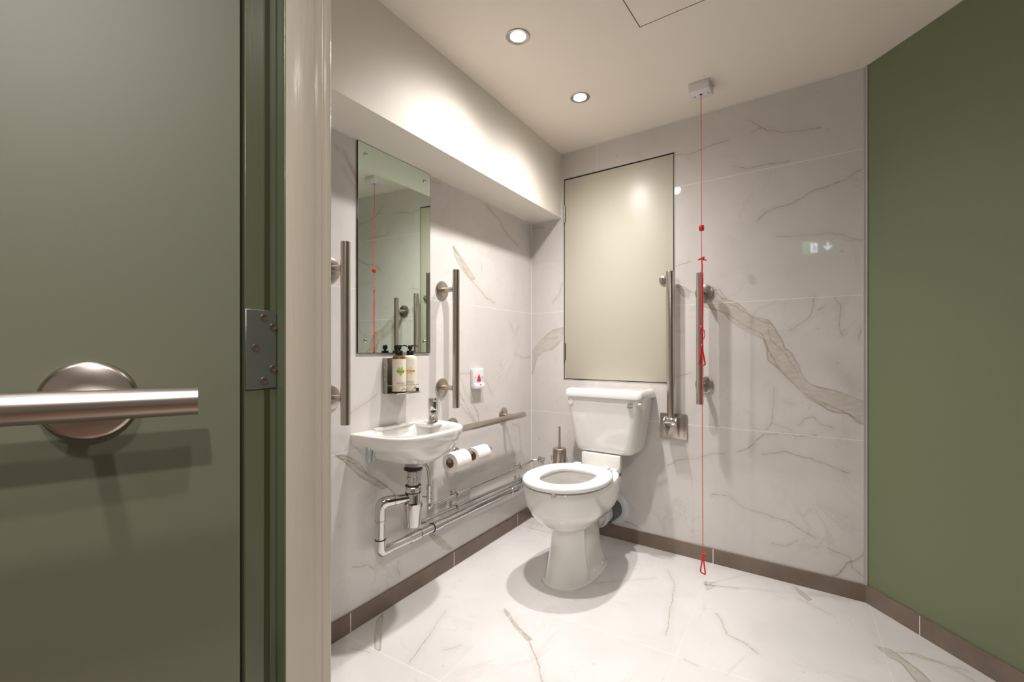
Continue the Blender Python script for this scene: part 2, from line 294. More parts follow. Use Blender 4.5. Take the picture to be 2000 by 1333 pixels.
FLOOR_BANDS = [[(1.628,-0.46),(1.672,-0.461),(1.708,-0.51),(1.736,-0.555),(1.76,-0.618),(1.72,-0.643),(1.694,-0.538),(1.659,-0.507)],[(0.155,-1.387),(0.081,-1.321),(0.037,-1.274),(0.014,-1.22),(0.078,-1.286),(0.178,-1.385)],[(0.405,-0.947),(0.441,-0.966),(0.522,-1.025),(0.594,-1.058),(0.582,-1.072),(0.501,-1.027)],[(1.383,-0.126),(1.406,-0.147),(1.45,-0.225),(1.437,-0.242),(1.405,-0.197)]]

# ---------------------------------------------------------------- marble slabs: a grid whose vertices know how far each vein is
def seg_dist(P, A, B):
    d = B-A; l2 = (d**2).sum() or 1e-9; t = ((P-A)@d)/l2; tc = np.clip(t, 0, 1)
    q = A+tc[:,None]*d; u = np.sqrt(((P-q)**2).sum(1)); s = (P[:,0]-A[0])*d[1]-(P[:,1]-A[1])*d[0]
    return u, s/math.sqrt(l2)
def jagged(pts, rng):        # a natural vein wanders: split into short pieces with small random offsets
    out = [np.array(pts[0])]
    for a, b in zip(pts[:-1], pts[1:]):
        a = np.array(a); b = np.array(b); d = b-a; l = np.hypot(*d); n = max(1, int(l/.011)); nr = np.array([-d[1], d[0]])/(l+1e-9); h = 0
        for i in range(1, n): h = h*.6+rng.normal(0, .0016); out.append(a+d*i/n+nr*h)
        out.append(b)
    return out
def vein_attr(P, veins, bands):
    rng = np.random.default_rng(5); veins = [(w_, jagged(q, rng)) for w_, q in veins]
    n = len(P); ud = np.full(n, 9.); sd = np.full(n, 9.); wd = np.full(n, .002); bd = np.full(n, 9.)
    for wid, pts in veins:
        A = np.array(pts)
        for a, b in zip(A[:-1], A[1:]):
            u, s = seg_dist(P, a, b); k = u < ud; ud[k] = u[k]; sd[k] = s[k]; wd[k] = wid
    for poly in bands:
        A = np.array(poly); u = np.full(n, 9.); ins = np.zeros(n, bool)
        for a, b in zip(A, np.roll(A, -1, 0)):
            u = np.minimum(u, seg_dist(P, a, b)[0])
            c = ((a[1] > P[:,1]) != (b[1] > P[:,1]))
            with np.errstate(divide='ignore', invalid='ignore'):
                xi = (b[0]-a[0])*(P[:,1]-a[1])/(b[1]-a[1])+a[0]
            ins ^= (c & (P[:,0] < xi))
        bd = np.minimum(bd, np.where(ins, -u, u))
    return np.stack([sd, ud, wd, bd], 1).astype(np.float32)
def slab(name, mt, u0, u1, v0, v1, plane, thick, loc, rz, veins, bands, step=.005, clip=None):
    """grid in local (x,z) facing -y, or (x,y) facing +z, with a solid back"""
    nu = int((u1-u0)/step)+1; nv = int((v1-v0)/step)+1
    us = np.linspace(u0, u1, nu+1); vv = np.linspace(v0, v1, nv+1); G = np.stack(np.meshgrid(us, vv, indexing='ij'), -1).reshape(-1, 2)
    idx = np.arange(len(G)).reshape(nu+1, nv+1)
    a = vein_attr(G, veins, bands); z = np.zeros(len(G))
    V = np.stack([G[:,0], z, G[:,1]], 1) if plane == 'wall' else np.stack([G[:,0], G[:,1], z], 1)
    F = np.stack([idx[:-1,:-1], idx[1:,:-1], idx[1:,1:], idx[:-1,1:]], -1).reshape(-1, 4).tolist()
    off = (0, thick, 0) if plane == 'wall' else (0, 0, -thick)
    cs = [idx[0,0], idx[-1,0], idx[-1,-1], idx[0,-1]]; k = len(V)
    V = np.vstack([V, V[cs]+np.array(off)]); a = np.vstack([a, a[cs]])
    F.append([k+3, k+2, k+1, k])
    for i in range(4): F.append([int(cs[(i+1)%4]), int(cs[i]), k+i, k+(i+1)%4])
    me = bpy.data.meshes.new(name); me.from_pydata(V.tolist(), [], F); me.update()
    at = me.attributes.new('vein', 'FLOAT_COLOR', 'POINT'); at.data.foreach_set('color', a.reshape(-1))
    me.materials.append(mt); o = bpy.data.objects.new(name, me); C.objects.link(o); o.location = loc; o.rotation_euler = (0,0,rz); o['kind'] = 'structure'
    return o
def struct(name, mb, m, smooth=0, parent=None, **k):
    o = mb.build(name, m, parent, smooth=smooth, **k)
    if not parent: o['kind'] = 'structure'
    return o
YF = -2.05      # room side of the front wall
slab('wall_back', M['marble_back'], -.12, L, 0, H+.001, 'wall', .1, (0,0,0), BE, BACK_VEINS, BACK_BANDS)
slab('wall_left', M['marble_left'], YF, 0, 0, ZS+.05, 'wall', .1, (0,0,0), R(90), LEFT_VEINS, LEFT_BANDS)
slab('floor', M['marble_floor'], -.05, 3.3, -2.14, .02, 'floor', .08, (0,0,0), 0, FLOOR_VEINS, FLOOR_BANDS)
struct('floor_corridor', MB().box((-.6,-4.4,-.08),(3.6,-2.14,-.001)), mat('corridor_floor', (.17,.11,.08), .35))
struct('ceiling', MB().box((-.1,-2.12,H),(3.4,.05,H+.1)), M['ceiling'])
struct('ceiling_bulkhead', MB().box((-.05,YF,ZS),(BD,-.0,H+.01), .0), M['bulkhead'])
# green wall
G1 = P0+GU*2.62
def gwall(z0, z1, d0, d1, a, b): # prism along the green wall
    p = [P0+GU*a+GN*d0, P0+GU*b+GN*d0, P0+GU*b+GN*d1, P0+GU*a+GN*d1]
    return [(q.x, q.y, z0) for q in p], (0, 0, z1-z0)
q, v = gwall(0, H+.001, 0, -.1, -.0, 2.62)
struct('wall_right', MB().prism(q, v), M['green_wall'])
# front wall with the doorway, corridor shell
JX, OX, YC, ZH = .776, 1.70, -2.161, 2.06
m = MB(); m.box((-.1,YC,0),(JX-.03,YF,H+.1)); m.box((OX+.03,YC,0),(3.5,YF,H+.1)); m.box((JX-.03,YC,ZH+.03),(OX+.03,YF,H+.1))
struct('wall_front', m, M['corridor'])
struct('ceiling_corridor', MB().box((-.6,-4.4,2.34),(3.6,YC,2.42)), M['ceiling'])
m = MB(); m.box((-.6,YC,0),(-.1,YF,2.42)); m.box((-.1,YC-.001,H+.1),(3.6,YF,2.42)); m.box((3.5,YC,0),(3.6,YF,H+.1))
struct('wall_corridor_front', m, M['corridor'])
struct('wall_corridor_back', MB().box((-.6,-4.5,0),(3.6,-4.4,2.42)), M['corridor'])
struct('wall_corridor_left', MB().box((-.7,-4.5,0),(-.6,YF,2.42)), M['green_door'])
struct('wall_corridor_right', MB().box((3.6,-4.5,0),(3.7,YF,2.42)), M['corridor'])
# skirting tiles, joints
def skirt(name, mk, joints, mkj):
    o = struct(name, mk, M['skirt']); m = MB()
    for j in joints: mkj(m, j)
    m.build('grout_joint', M['grout'], o, smooth=0); return o
SK, SH = .009, .07
m = MB().box((.0,YF,0),(SK,-.002,SH), .0008, 1)
skirt('baseboard_left', m, (-1.37,-.771,-.181,-.008), lambda m, y: m.box((SK-.001,y-.002,0),(SK+.0006,y+.002,SH+.0004)))
bb_ = [fb(.0,0,0), fb(L,0,0), fb(L-.004,SK,0), fb(.009,SK,0)]
m = MB().prism([tuple(p) for p in bb_], (0,0,SH), .0008)
def jb(m, s): m.prism([tuple(fb(s+a,SK+b,0)) for a,b in ((-.002,-.001),(.002,-.001),(.002,.0006),(-.002,.0006))], (0,0,SH+.0004))
skirt('baseboard_back', m, (.459,1.059), jb)
gs = [P0+GU*.0, P0+GU*2.4, P0+GU*2.4+GN*SK, P0+GU*-.004+GN*SK]
m = MB().prism([(p.x,p.y,0) for p in gs], (0,0,SH), .0008)
def jg(m, t): m.prism([(p.x,p.y,0) for p in (P0+GU*(t-.002)+GN*(SK-.001), P0+GU*(t+.002)+GN*(SK-.001), P0+GU*(t+.002)+GN*(SK+.0006), P0+GU*(t-.002)+GN*(SK+.0006))], (0,0,SH+.0004))
skirt('baseboard_right', m, (.001,.222,.822,1.422), jg)
# silicone and metal trims
struct('trim_1', MB().prism([tuple(fb(s,d,SH)) for s,d in ((-.001,-.002),(.005,-.002),(.005,.0015),(.0,.0035))], (0,0,ZS-SH)), M['grout'])
m = MB(); m.box((0,YF,ZS-.004),(.0025,-.001,ZS+.001)); m.prism([tuple(fb(s,d,ZS-.004)) for s,d in ((0,-.002),(BD+.002,-.002),(BD+.002,.0025),(0,.0025))], (0,0,.005))
struct('trim_2', m, M['grout'])
m = MB(); m.prism([tuple(fb(s,d,H-.005)) for s,d in ((BD,-.002),(L,-.002),(L,.005),(BD,.005))], (0,0,.006)); m.prism([tuple(fb(s,d,ZS)) for s,d in ((BD,-.002),(BD+.005,-.002),(BD+.005,.002),(BD,.002))], (0,0,H-ZS))
struct('trim_3', m, M['grout'])
struct('trim_4', MB().prism([tuple(fb(s,d,SH)) for s,d in ((L-.010,-.002),(L+.002,-.002),(L+.002,.0045),(L-.010,.0045))], (0,0,H-SH), .0008), M['alu'])
struct('trim_5', MB().prism([tuple(P0+GU*a+GN*b+Vector((0,0,SH))) for a,b in ((.001,-.001),(.008,-.001),(.008,.005),(.001,.005))], (0,0,H-SH), .001), M['alu'])
# door frame (green corridor side, cream room side)
m = MB(); m.box((JX-.03,YC,0),(JX,-2.117,ZH), .0015, 1); m.box((OX,YC,0),(OX+.03,-2.117,ZH), .0015, 1); m.box((JX-.03,YC,ZH),(OX+.03,-2.117,ZH+.03))
m.box((JX-.02,-2.1172,0),(JX+.0185,-2.115,ZH), .0008, 1); m.box((OX-.0185,-2.1172,0),(OX+.02,-2.115,ZH), .0008, 1)
struct('trim_6', m, M['green_frame'], smooth=38)
struct('trim_7', MB().box((JX-.002,-2.135,.0),(JX+.0012,-2.1275,ZH), .0005, 1), M['jamb_shade'])  # thin strip carrying the painted shadow band, not a fitted part
m = MB(); m.box((JX-.03,-2.115,0),(JX+.019,-2.071,ZH), .0015, 2); m.box((OX-.019,-2.115,0),(OX+.03,-2.071,ZH), .0015, 2); m.box((JX-.03,-2.115,ZH-.019),(OX+.03,-2.071,ZH+.03))
m.box((JX-.03,-2.071,0),(JX+.0155,-2.056,ZH), .002, 2); m.box((JX-.06,-2.056,0),(JX+.0125,-2.036,ZH+.05), .005, 3)
m.box((OX-.0155,-2.071,0),(OX+.03,-2.056,ZH), .002, 2); m.box((OX-.0125,-2.056,0),(OX+.06,-2.036,ZH+.05), .005, 3); m.box((JX-.06,-2.056,ZH-.012),(OX+.06,-2.036,ZH+.05), .004, 2)
struct('trim_8', m, M['cream_frame'], smooth=38)
# jamb hinge leaf
hz0, hz1 = 1.0311-.073*.62*.0+0-.049, 1.0311+.055
hg = MB().box((JX,-2.1605,.9795),(JX+.0022,-2.119,1.0855), .0006, 1)
hinge = hg.build('door_hinge', M['hinge'], smooth=38); hinge['kind'] = 'structure'
for y, z in ((-2.136,1.075),(-2.1235,1.063),(-2.1475,1.0345),(-2.1235,1.006),(-2.136,.990)):
    s = MB().lathe([(0,.0008),(.0018,.0012),(.0021,.0022),(.0048,.0026),(.0052,.0018)], (JX+.0008,y,z), 'x', 20); s.build('screw', M['screw'], hinge)
# the open door
EX, EY = .781, -2.169; VV = Vector((-.417,-.909,0)).normalized(); NN = Vector((.909,-.417,0)).normalized(); E0 = Vector((EX,EY,0))
rzD = math.atan2(VV.y, VV.x)          # local +x runs along the leaf, away from the hinge; visible side is local +y
door = MB().box((0,-.044,.006),(.90,0,2.03), .0015, 2).build('door_1', M['green_door']); door.location = E0; door.rotation_euler = (0,0,rzD); door['kind'] = 'structure'
assert (Matrix.Rotation(rzD,3,'Z') @ Vector((0,1,0))).dot(NN) > .99
zb = .9755
h = MB(); h.tube([(.044,.065,zb),(.0442,.065,zb),(.66,.065,zb)], .0158, 40); hd = h.build('grab_bar', M['steel_x'], door)
for t in (.144,.56):
    f = MB(); f.lathe([(.0,-.0005),(.043,-.0005),(.0435,-.003),(.042,-.006),(.038,-.0085),(.012,-.0095),(0,-.0095)], (t,0,zb), 'y', 48); fl = f.build('flange', M['steel_x'], door)
    MB().cyl((t,.008,zb),(t,.055,zb),.0085).build('post', M['chrome'], fl)
k = MB(); k.cyl((-.008,-.05,.98),(-.008,-.05,1.0855),.007, 16); k.build('hinge_knuckle', M['hinge'], door)

# ---------------------------------------------------------------- grab rails
# local frame of everything on a wall: x along the wall (right), -y out into the room, z up
def rail_parts(root, length, fl, horizontal=False):
    r = .0160; mt = M['steel_x'] if horizontal else M['steel']
    P = (lambda a, d: (a,-d,0)) if horizontal else (lambda a, d: (0,-d,a))
    b = MB(); b.tube([P(-length/2,.085), P(-length/2+.001,.085), P(length/2-.001,.085), P(length/2,.085)], [r-.001, r, r, r-.001], 36); b.build('bar', mt, root)
    for a in fl:
        f = MB(); c = P(a,0); f.lathe([(0,0),(.0425,0),(.043,.003),(.0415,.007),(.037,.009),(.012,.010),(0,.010)], c, 'y', 44)
        fo = f.build('flange', M['steel_dark'] if False else M['steel'], root)
        m = MB(); e = P(a,.072); m.cyl((c[0],-.008,c[2]), e, .0115, 24); m.build('post', M['steel'], root)
g = thing('grab_rail', 'brushed steel vertical grab rail on the back wall, behind the red cord', 'grab rail', fb(1.017,0,1.087), BE, 'vertical steel grab rails')
rail_parts(g, .625, (.225,-.224))
dup(g, (0,-.852,1.0835), R(90), 'brushed steel vertical grab rail right of the mirror, above the basin tap', 'vertical steel grab rails')
dup(g, (0,-1.453,1.089), R(90), 'brushed steel vertical grab rail left of the mirror, beside the cream door frame', 'vertical steel grab rails')
g = thing('grab_rail', 'brushed steel horizontal grab rail above the toilet rolls', 'grab rail', (0,-.552,.668), R(90))
rail_parts(g, .625, (-.226,.226), True)
g.rotation_euler = (0, R(2.2)*0, R(90))
# drop-down rail folded up against the wall
g = thing('folding_support_rail', 'folded-up steel support arm on a square wall plate right of the cistern', 'support rail', fb(.870,0,.646), BE)
m = MB(); m.box((-.067,-.011,-.064),(.067,0,.064), .003, 2); m.box((-.055,-.015,-.052),(.055,-.010,.052), .002, 2); m.build('wall_plate', M['steel_x'], g)
for sx in (-.029,.029):
    m = MB(); m.prism([(sx-.003,-.012,.056),(sx-.003,-.060,.050),(sx-.003,-.075,.036),(sx-.003,-.074,.018),(sx-.003,-.014,-.050)], (.006,0,0), .001); m.build('bracket_cheek', M['steel'], g)
m = MB(); m.cyl((-.026,-.050,.030),(.026,-.050,.030),.0235,36,.002); m.build('pivot', M['chrome'], g)
m = MB(); m.tube([(0,-.050,.045),(0,-.050,.06),(-.004,-.053,.777),(-.004,-.053,.781)], [.0165,.0185,.0185,.0175], 36); m.build('arm', M['steel'], g)

# ---------------------------------------------------------------- mirror
g = thing('wall_mirror', 'tall frameless rectangular mirror fixed with four dome screws above the basin', 'mirror', (0,-1.136,1.42), R(90))
MB().box((-.200,-.006,-.400),(.200,0,.3958)).build('glass_sheet', M['mirror_edge'], g, smooth=0)
MB().box((-.1985,-.0064,-.3985),(.1985,-.0058,.3943)).build('silvered_face', M['mirror'], g, smooth=0)
for x, z in ((-.163,.355),(.163,.355),(-.163,-.352),(.163,-.352)):
    MB().lathe([(.0085,0),(.0085,.002),(.0070,.005),(.004,.0065),(0,.007)], (x,-.006,z), 'y', 20).build('dome_screw', M['chrome'], g)

# ---------------------------------------------------------------- cupboard door in the back wall
g = thing('cupboard_door', 'cream flush cupboard door with a round lock above the toilet cistern', 'cupboard door', fb(0,0,0), BE)
x0, x1, z0, z1 = .2385, .869, .866, 2.033
m = MB(); m.box((x0-.004,-.0022,z0-.004),(x0,0.002,z1+.006)); m.box((x1,-.0022,z0-.004),(x1+.003,.002,z1+.006)); m.box((x0-.004,-.0022,z1),(x1+.003,.002,z1+.006)); m.box((x0-.004,-.0022,z0-.004),(x1+.003,.002,z0))
m.build('edge_gap_shade', M['dark_gap'], g, smooth=0)  # dark strips painted as the shade in the gap; no opening is cut
m = MB(); m.box((x0-.009,-.0035,z0-.009),(x0-.004,.002,z1+.011), .0005,1); m.box((x0-.009,-.0035,z1+.006),(x1+.006,.002,z1+.0085), .0005,1); m.box((x1+.003,-.003,z0-.006),(x1+.005,.002,z1+.0085))
m.build('metal_edge', M['alu'], g, smooth=0)
MB().box((x0+.008,-.005,z0),(x1-.001,0.001,z1-.002), .0015, 2).build('panel', M['cream_door'], g)
MB().box((x0,-.003,z0),(x0+.0075,.001,z1-.002), .0005, 1).build('frame_strip', M['cream_door'], g)
for zz in (1.832, 1.022):
    m = MB(); m.cyl((x0+.001,-.008,zz-.052),(x0+.001,-.008,zz+.052),.0045,14)
    for k in (-.035,-.012,.012,.035): m.cyl((x0+.001,-.008,zz+k-.0015),(x0+.001,-.008,zz+k+.0015),.0056,14)
    m.box((x0-.006,-.004,zz-.048),(x0+.008,-.002,zz+.048)); m.build('hinge', M['steel_dark'], g)
lk = MB().lathe([(.0195,0),(.0195,.006),(.0175,.012),(.012,.0145),(.0,.0145)], (.817,-.005,1.394), 'y', 32).build('lock', M['steel_dark'], g)
m = MB(); m.box((.813,-.0235,1.387),(.821,-.018,1.404), .0015); m.build('lock_slot', M['chrome'], lk)

# ---------------------------------------------------------------- ceiling things
for i, (x, y) in enumerate(DL):
    g = thing('downlight', ('round recessed chrome downlight nearer the camera, over the basin' if i == 0 else 'round recessed chrome downlight nearer the back wall, over the toilet'), 'ceiling light', (x,y,H), 0, 'recessed ceiling downlights')
    MB().lathe([(.0445,.001),(.0445,-.002),(.042,-.0038),(.039,-.003),(.029,-.0010),(.029,.001)], (0,0,0), 'z', 48).build('bezel', M['steel_dark'], g)
    MB().lathe([(.0288,-.0004),(.0288,-.0018),(0,-.0022)], (0,0,0), 'z', 40).build('lens', M['lens'], g)
g = thing('ceiling_hatch', 'flush square access hatch in the ceiling, only one corner in view', 'access hatch', (.915,-.84,H), R(-4))
MB().box((.003,-.55,-.0012),(.55,-.003,.0), .0004, 1).build('hatch_panel', M['ceiling'], g, smooth=0)
m = MB(); m.box((-.001,-.553,-.0007),(.0022,.001,.0)); m.box((-.001,-.0022,-.0007),(.553,.001,0)); m.build('hatch_gap', mat('hatch_gap', (.16,.12,.08), .8), g, smooth=0)

g = thing('pull_switch', 'square white ceiling pull switch above the red cord', 'pull switch', fb(1.0625,.2525,H), BE)
MB().box((-.0425,-.0425,-.0385),(.0425,.0425,0), .003, 2).build('housing', M['white_plastic'], g)
for sx in (-.027,.030): MB().cyl((sx,-.006+.012,-.040),(sx,.006,-.038),.0035,16).build('screw', M['screw'], g)
MB().cyl((0,0,-.0392),(0,0,-.038),.006,16).build('cord_hole', M['black'], g)
# emergency cord
c0 = fb(1.0625,.2525,0)
def cp(z, dx=0, dy=0): k = (2.157-z)/2.1; return (dx+.0075*k, dy+.003*k, z)
g = thing('emergency_cord', 'long red emergency pull cord with two triangular handles hanging to the floor', 'pull cord', (c0.x,c0.y,0), 0)
MB().tube([cp(2.158), cp(1.8), cp(1.44), cp(1.10), cp(.6), cp(.13)], .0014, 8).build('thin_cord', M['red'], g)
m = MB(); bx, by, bz = cp(1.569); m.box((bx-.0105,by-.0105,bz-.012),(bx+.0105,by+.0105,bz+.012), .004, 2); m.build('cord_bead', M['red_plastic'], g)
m = MB(); m.tube([cp(1.437), cp(1.40,.002), cp(1.36), cp(1.25,.001), cp(1.132,-.001)], [.0022,.0028,.0034,.0034,.0034], 10); m.tube([cp(1.44,.003), cp(1.39,.0), cp(1.34,.0035), cp(1.2,.003)], .002, 8); m.build('doubled_cord', M['red'], g)
m = MB(); rx = Vector((.852,.523,0))
def cpt(z, a, b=0): p = Vector(cp(z)); return tuple(p+rx*a+Vector((-.523,.852,0))*b)
m.tube([cpt(1.428,-.016), cpt(1.432,-.008,.002), cpt(1.436,0,.004), cpt(1.438,.006), cpt(1.431,.009,.003), cpt(1.427,.022)], [.0028,.0034,.0045,.0035,.003,.0026], 8)
m.tube([cpt(1.432,0), cpt(1.443,.006), cpt(1.443,.012), cpt(1.434,.010)], .002, 8); m.build('bow_knot', M['red'], g)
m = MB(); m.sphere(cpt(1.132,-.002), .0065, (1,1,1.2)); m.tube([cpt(1.128,0), cpt(1.118,.010), cpt(1.100,.013), cpt(1.085,.010), cpt(1.078,.006), cpt(1.09,.003), cpt(1.11,.004), cpt(1.128,.002)], .0018, 8)
m.tube([cpt(1.13,-.001), cpt(1.11,.003), cpt(1.09,-.002), cpt(1.05,-.001,.002)], [.004,.003,.003,.002], 8); m.tube([cpt(1.12,.002), cpt(1.10,-.003), cpt(1.075,.002), cpt(1.05,.001)], .002, 8); m.build('loose_knot', M['red'], g)
def triangle(name, ztop, zbot, w, tilt):
    m = MB(); A = cpt(ztop,0); B = cpt(zbot,-w,tilt); D = cpt(zbot,w,-tilt)
    m.tube(bend_path([A, B, D, A], .008), .0032, 10); m.sphere(A, .006, (1,1,1.3)); m.build(name, M['red_plastic'], g)
triangle('triangle_handle', 1.05, .966, .0125, .004)
triangle('triangle_handle', .130, .050, .006, .013)
m = MB(); m.sphere(cpt(.132,0), .006, (1,1,1.4)); m.sphere(cpt(.130,.009), .006, (1.2,1,1)); m.build('lower_knot', M['red'], g)

# ---------------------------------------------------------------- alarm reset plate
g = thing('alarm_reset_plate', 'white wall box with a red triangle button, right of the basin', 'alarm button', (0,-.583,.888), R(90))
MB().box((-.046,-.018,-.046),(.046,0,.050), .004, 3).build('housing', M['white_plastic'], g)
m = MB(); m.prism([(-.042,-.017,-.020),(-.042,-.030,-.034),(-.042,-.030,-.052),(-.042,-.002,-.052),(-.042,-.002,-.020)], (.084,0,0), .003); m.build('lower_cover', M['white_plastic'], g)
m = MB(); m.prism([(-.0165,-.0182,-.013),(.0165,-.0182,-.013),(0,-.0182,.022)], (0,-.004,0), .0008); m.build('triangle_button', M['red_plastic'], g)
for sx in (-.030,.030): MB().cyl((sx,-.0185,.006),(sx,-.0165,.006),.0032,14).build('screw', M['screw'], g)
MB().box((-.008,-.0305,-.032),(.008,-.0298,-.028)).build('indicator_strip', M['red_plastic'], g)

# ---------------------------------------------------------------- toilet
def dring(cx, hw, df, db, dc, z, n=64, ef=2.0, eb=3.0, exw=None):
    out = []
    for k in range(n):
        a = 2*math.pi*k/n; c, s = math.cos(a), math.sin(a)
        e = ef if s >= 0 else eb
        x = hw*math.copysign(abs(c)**(2/e), c); d = dc + ((df-dc) if s >= 0 else (dc-db))*math.copysign(abs(s)**(2/e), s)
        out.append((cx+x, -d, z))
    return out
TC = .560
T0 = fb(TC, .42, 0)
g = thing('toilet', 'white close-coupled toilet with the seat down and no lid', 'toilet', fb(0,0,0), BE)
m = MB()
prof = [(.0,.112,.676,.250,.50),(.010,.112,.676,.250,.50),(.014,.105,.668,.255,.50),(.05,.098,.655,.262,.49),(.10,.092,.643,.27,.48),(.16,.084,.630,.275,.48),(.228,.083,.626,.27,.47),
        (.238,.087,.632,.27,.475),(.248,.098,.650,.26,.485),(.262,.116,.678,.24,.495),(.284,.137,.707,.22,.51),(.312,.155,.731,.20,.52),(.345,.168,.748,.19,.53),(.375,.173,.755,.19,.54),(.41,.178,.762,.20,.545),(.432,.179,.763,.21,.545),(.438,.176,.760,.215,.545)]
def waist(pts):      # the sides step in behind the front column
    out = []
    for x, y, z in pts:
        k = max(0, min(1, (z-.03)/.05))*max(0, min(1, (.268-z)/.04))*max(0, min(1, (.535+y)/.03+0.0)); out.append((TC+(x-TC)*(1-.24*k), y, z))
    return out
outer = [waist(dring(TC,hw,df,db,dc,z,n=96,eb=2.6,ef=2.3)) for z,hw,df,db,dc in prof]
inner = [dring(TC,hw,df,db,dc,z,n=96) for z,hw,df,db,dc in ((.438,.135,.715,.36,.54),(.43,.128,.708,.365,.54),(.415,.132,.71,.36,.54),(.39,.135,.712,.355,.54),(.34,.120,.69,.37,.53),(.28,.085,.62,.39,.50),(.24,.055,.55,.40,.47),(.225,.03,.51,.42,.465))]
m.loft(outer+inner, True, True)
def wedge(hf, hb, df, db, z0, z1, bev): m.prism([(TC-hf,-df,z0),(TC+hf,-df,z0),(TC+hb,-db,z0),(TC-hb,-db,z0)], (0,0,z1-z0), bev)
wedge(.108,.100,.36,.20,.385,.4385,.010); wedge(.108,.070,.207,.09,.36,.4385,.010); wedge(.108,.070,.207,.07,.42,.4995,.007)
m.box((TC-.070,-.32,.29),(TC+.070,-.14,.39), .025, 3)
# outlet bend at the back of the pedestal, side ribs
m.tube([(TC-.005,-.34,.20),(TC-.010,-.28,.185),(TC-.020,-.235,.176),(TC-.022,-.205,.174)], [.055,.055,.05,.048], 28)
m.build('pan', M['white_ceramic'], g)
for sx in (-1,1):
    for yy in (-.47,-.38): MB().sphere((TC+sx*.092,yy,.030), .0085).build('floor_bolt_cap', M['white_seat'], g)
m = MB()
ring = lambda k, z, kin=False: None
def seat_ring(off, z): return dring(TC, .1885-off, .774-off, .325+off, .552, z, ef=2.05, eb=2.35)
def hole_ring(off, z): return dring(TC, .112-off, .695-off, .412+off, .556, z)
m.loft([seat_ring(.004,.447), seat_ring(0,.452), seat_ring(0,.461), seat_ring(.003,.467), seat_ring(.012,.4715), seat_ring(.03,.4725), hole_ring(-.022,.4705), hole_ring(-.008,.467), hole_ring(-.001,.461), hole_ring(0,.454), hole_ring(-.004,.447)], False, False, True)
so = m.build('seat', M['white_seat'], g, smooth=60)
m = MB()
for sx in (-.078,.078): m.box((TC+sx-.017,-.345,.4415),(TC+sx+.017,-.290,.466), .005, 3)
m.box((TC-.105,-.303,.4415),(TC+.105,-.288,.456), .004, 2)
m.build('seat_hinge', M['white_seat'], so)
for sx in (-.085,.085): MB().cyl((TC+sx-.006,-.300,.457),(TC+sx+.006,-.300,.457),.007,16).build('hinge_pin', M['chrome'], so)
MB().box((TC+.046,-.766,.430),(TC+.062,-.752,.449), .002, 2).build('seat_buffer', mat('clear_buffer', (.75,.75,.74), .2, trans=.4), so)
def rr(cx, hw, d0, d1, r, z, n=6):
    pts = []
    for (x, d, a0) in ((cx+hw-r, d1-r, 0), (cx-hw+r, d1-r, 90), (cx-hw+min(r,.012), d0+min(r,.012), 180), (cx+hw-min(r,.012), d0+min(r,.012), 270)):
        q = r if a0 < 180 else min(r,.012)
        for k in range(n+1):
            a = R(a0+90*k/n); pts.append((x+q*math.cos(a), -(d+q*math.sin(a)), z))
    return pts
m = MB(); CX = .562
m.loft([rr(CX,.130,.03,.165,.035,.500), rr(CX,.148,.02,.185,.042,.503), rr(CX,.158,.014,.194,.045,.513), rr(CX,.163,.012,.197,.045,.535), rr(CX,.176,.010,.201,.042,.60), rr(CX,.190,.008,.205,.036,.69), rr(CX,.199,.006,.208,.030,.765), rr(CX,.2005,.006,.209,.028,.792)])
m.build('cistern', M['white_ceramic'], g, smooth=60)
m = MB()
m.loft([rr(.566,.203,.004,.212,.026,.788), rr(.566,.2125,.002,.221,.026,.789), rr(.566,.2135,.002,.222,.026,.797), rr(.566,.210,.002,.219,.026,.812), rr(.566,.207,.002,.216,.028,.822), rr(.566,.200,.004,.209,.028,.829), rr(.566,.185,.012,.195,.028,.8315)])
m.build('cistern_lid', M['white_ceramic'], g, smooth=60)
MB().lathe([(.0145,0),(.0145,.003),(.012,.006),(0,.0065)], (.392,-.209,.757), 'y', 28).build('blanking_cap', M['white_plastic'], g)
m = MB(); m.lathe([(.013,0),(.014,.004),(.0125,.009),(.010,.013),(.012,.018),(.009,.023),(0,.024)], (.722,-.208,.757), 'y', 28)
m.tube([(.722,-.226,.757),(.738,-.229,.762),(.752,-.229,.766),(.772,-.224,.7695),(.784,-.219,.7715)], [.0058,.0042,.0032,.0038,.0036], 14); m.build('flush_lever', M['chrome'], g)
MB().cyl((.665,-.20,.418),(.665,-.20,.402),.006,12).build('cistern_bolt', M['screw'], g)
# soil pipe behind the pan
g = thing('soil_pipe', 'dark grey soil pipe with white collars behind the toilet pan', 'waste pipe', fb(.545,0,.166), BE)
m = MB(); m.lathe([(.056,0),(.087,0),(.0875,.006),(.080,.012),(.060,.016),(.056,.016)], (0,0,0), 'y', 48); m.build('wall_collar', M['white_pipe'], g)
m = MB(); m.cyl((0,0,0),(0,-.115,0),.0545,40); m.build('pipe', M['grey_pipe'], g)
m = MB(); m.tube([(-.010,-.112,.008),(-.010,-.118,.008),(-.010,-.15,.008),(-.010,-.165,.008),(-.008,-.195,.008),(-.008,-.204,.008)], [.054,.056,.056,.060,.060,.053], 40); m.build('pan_collar', M['white_pipe'], g)
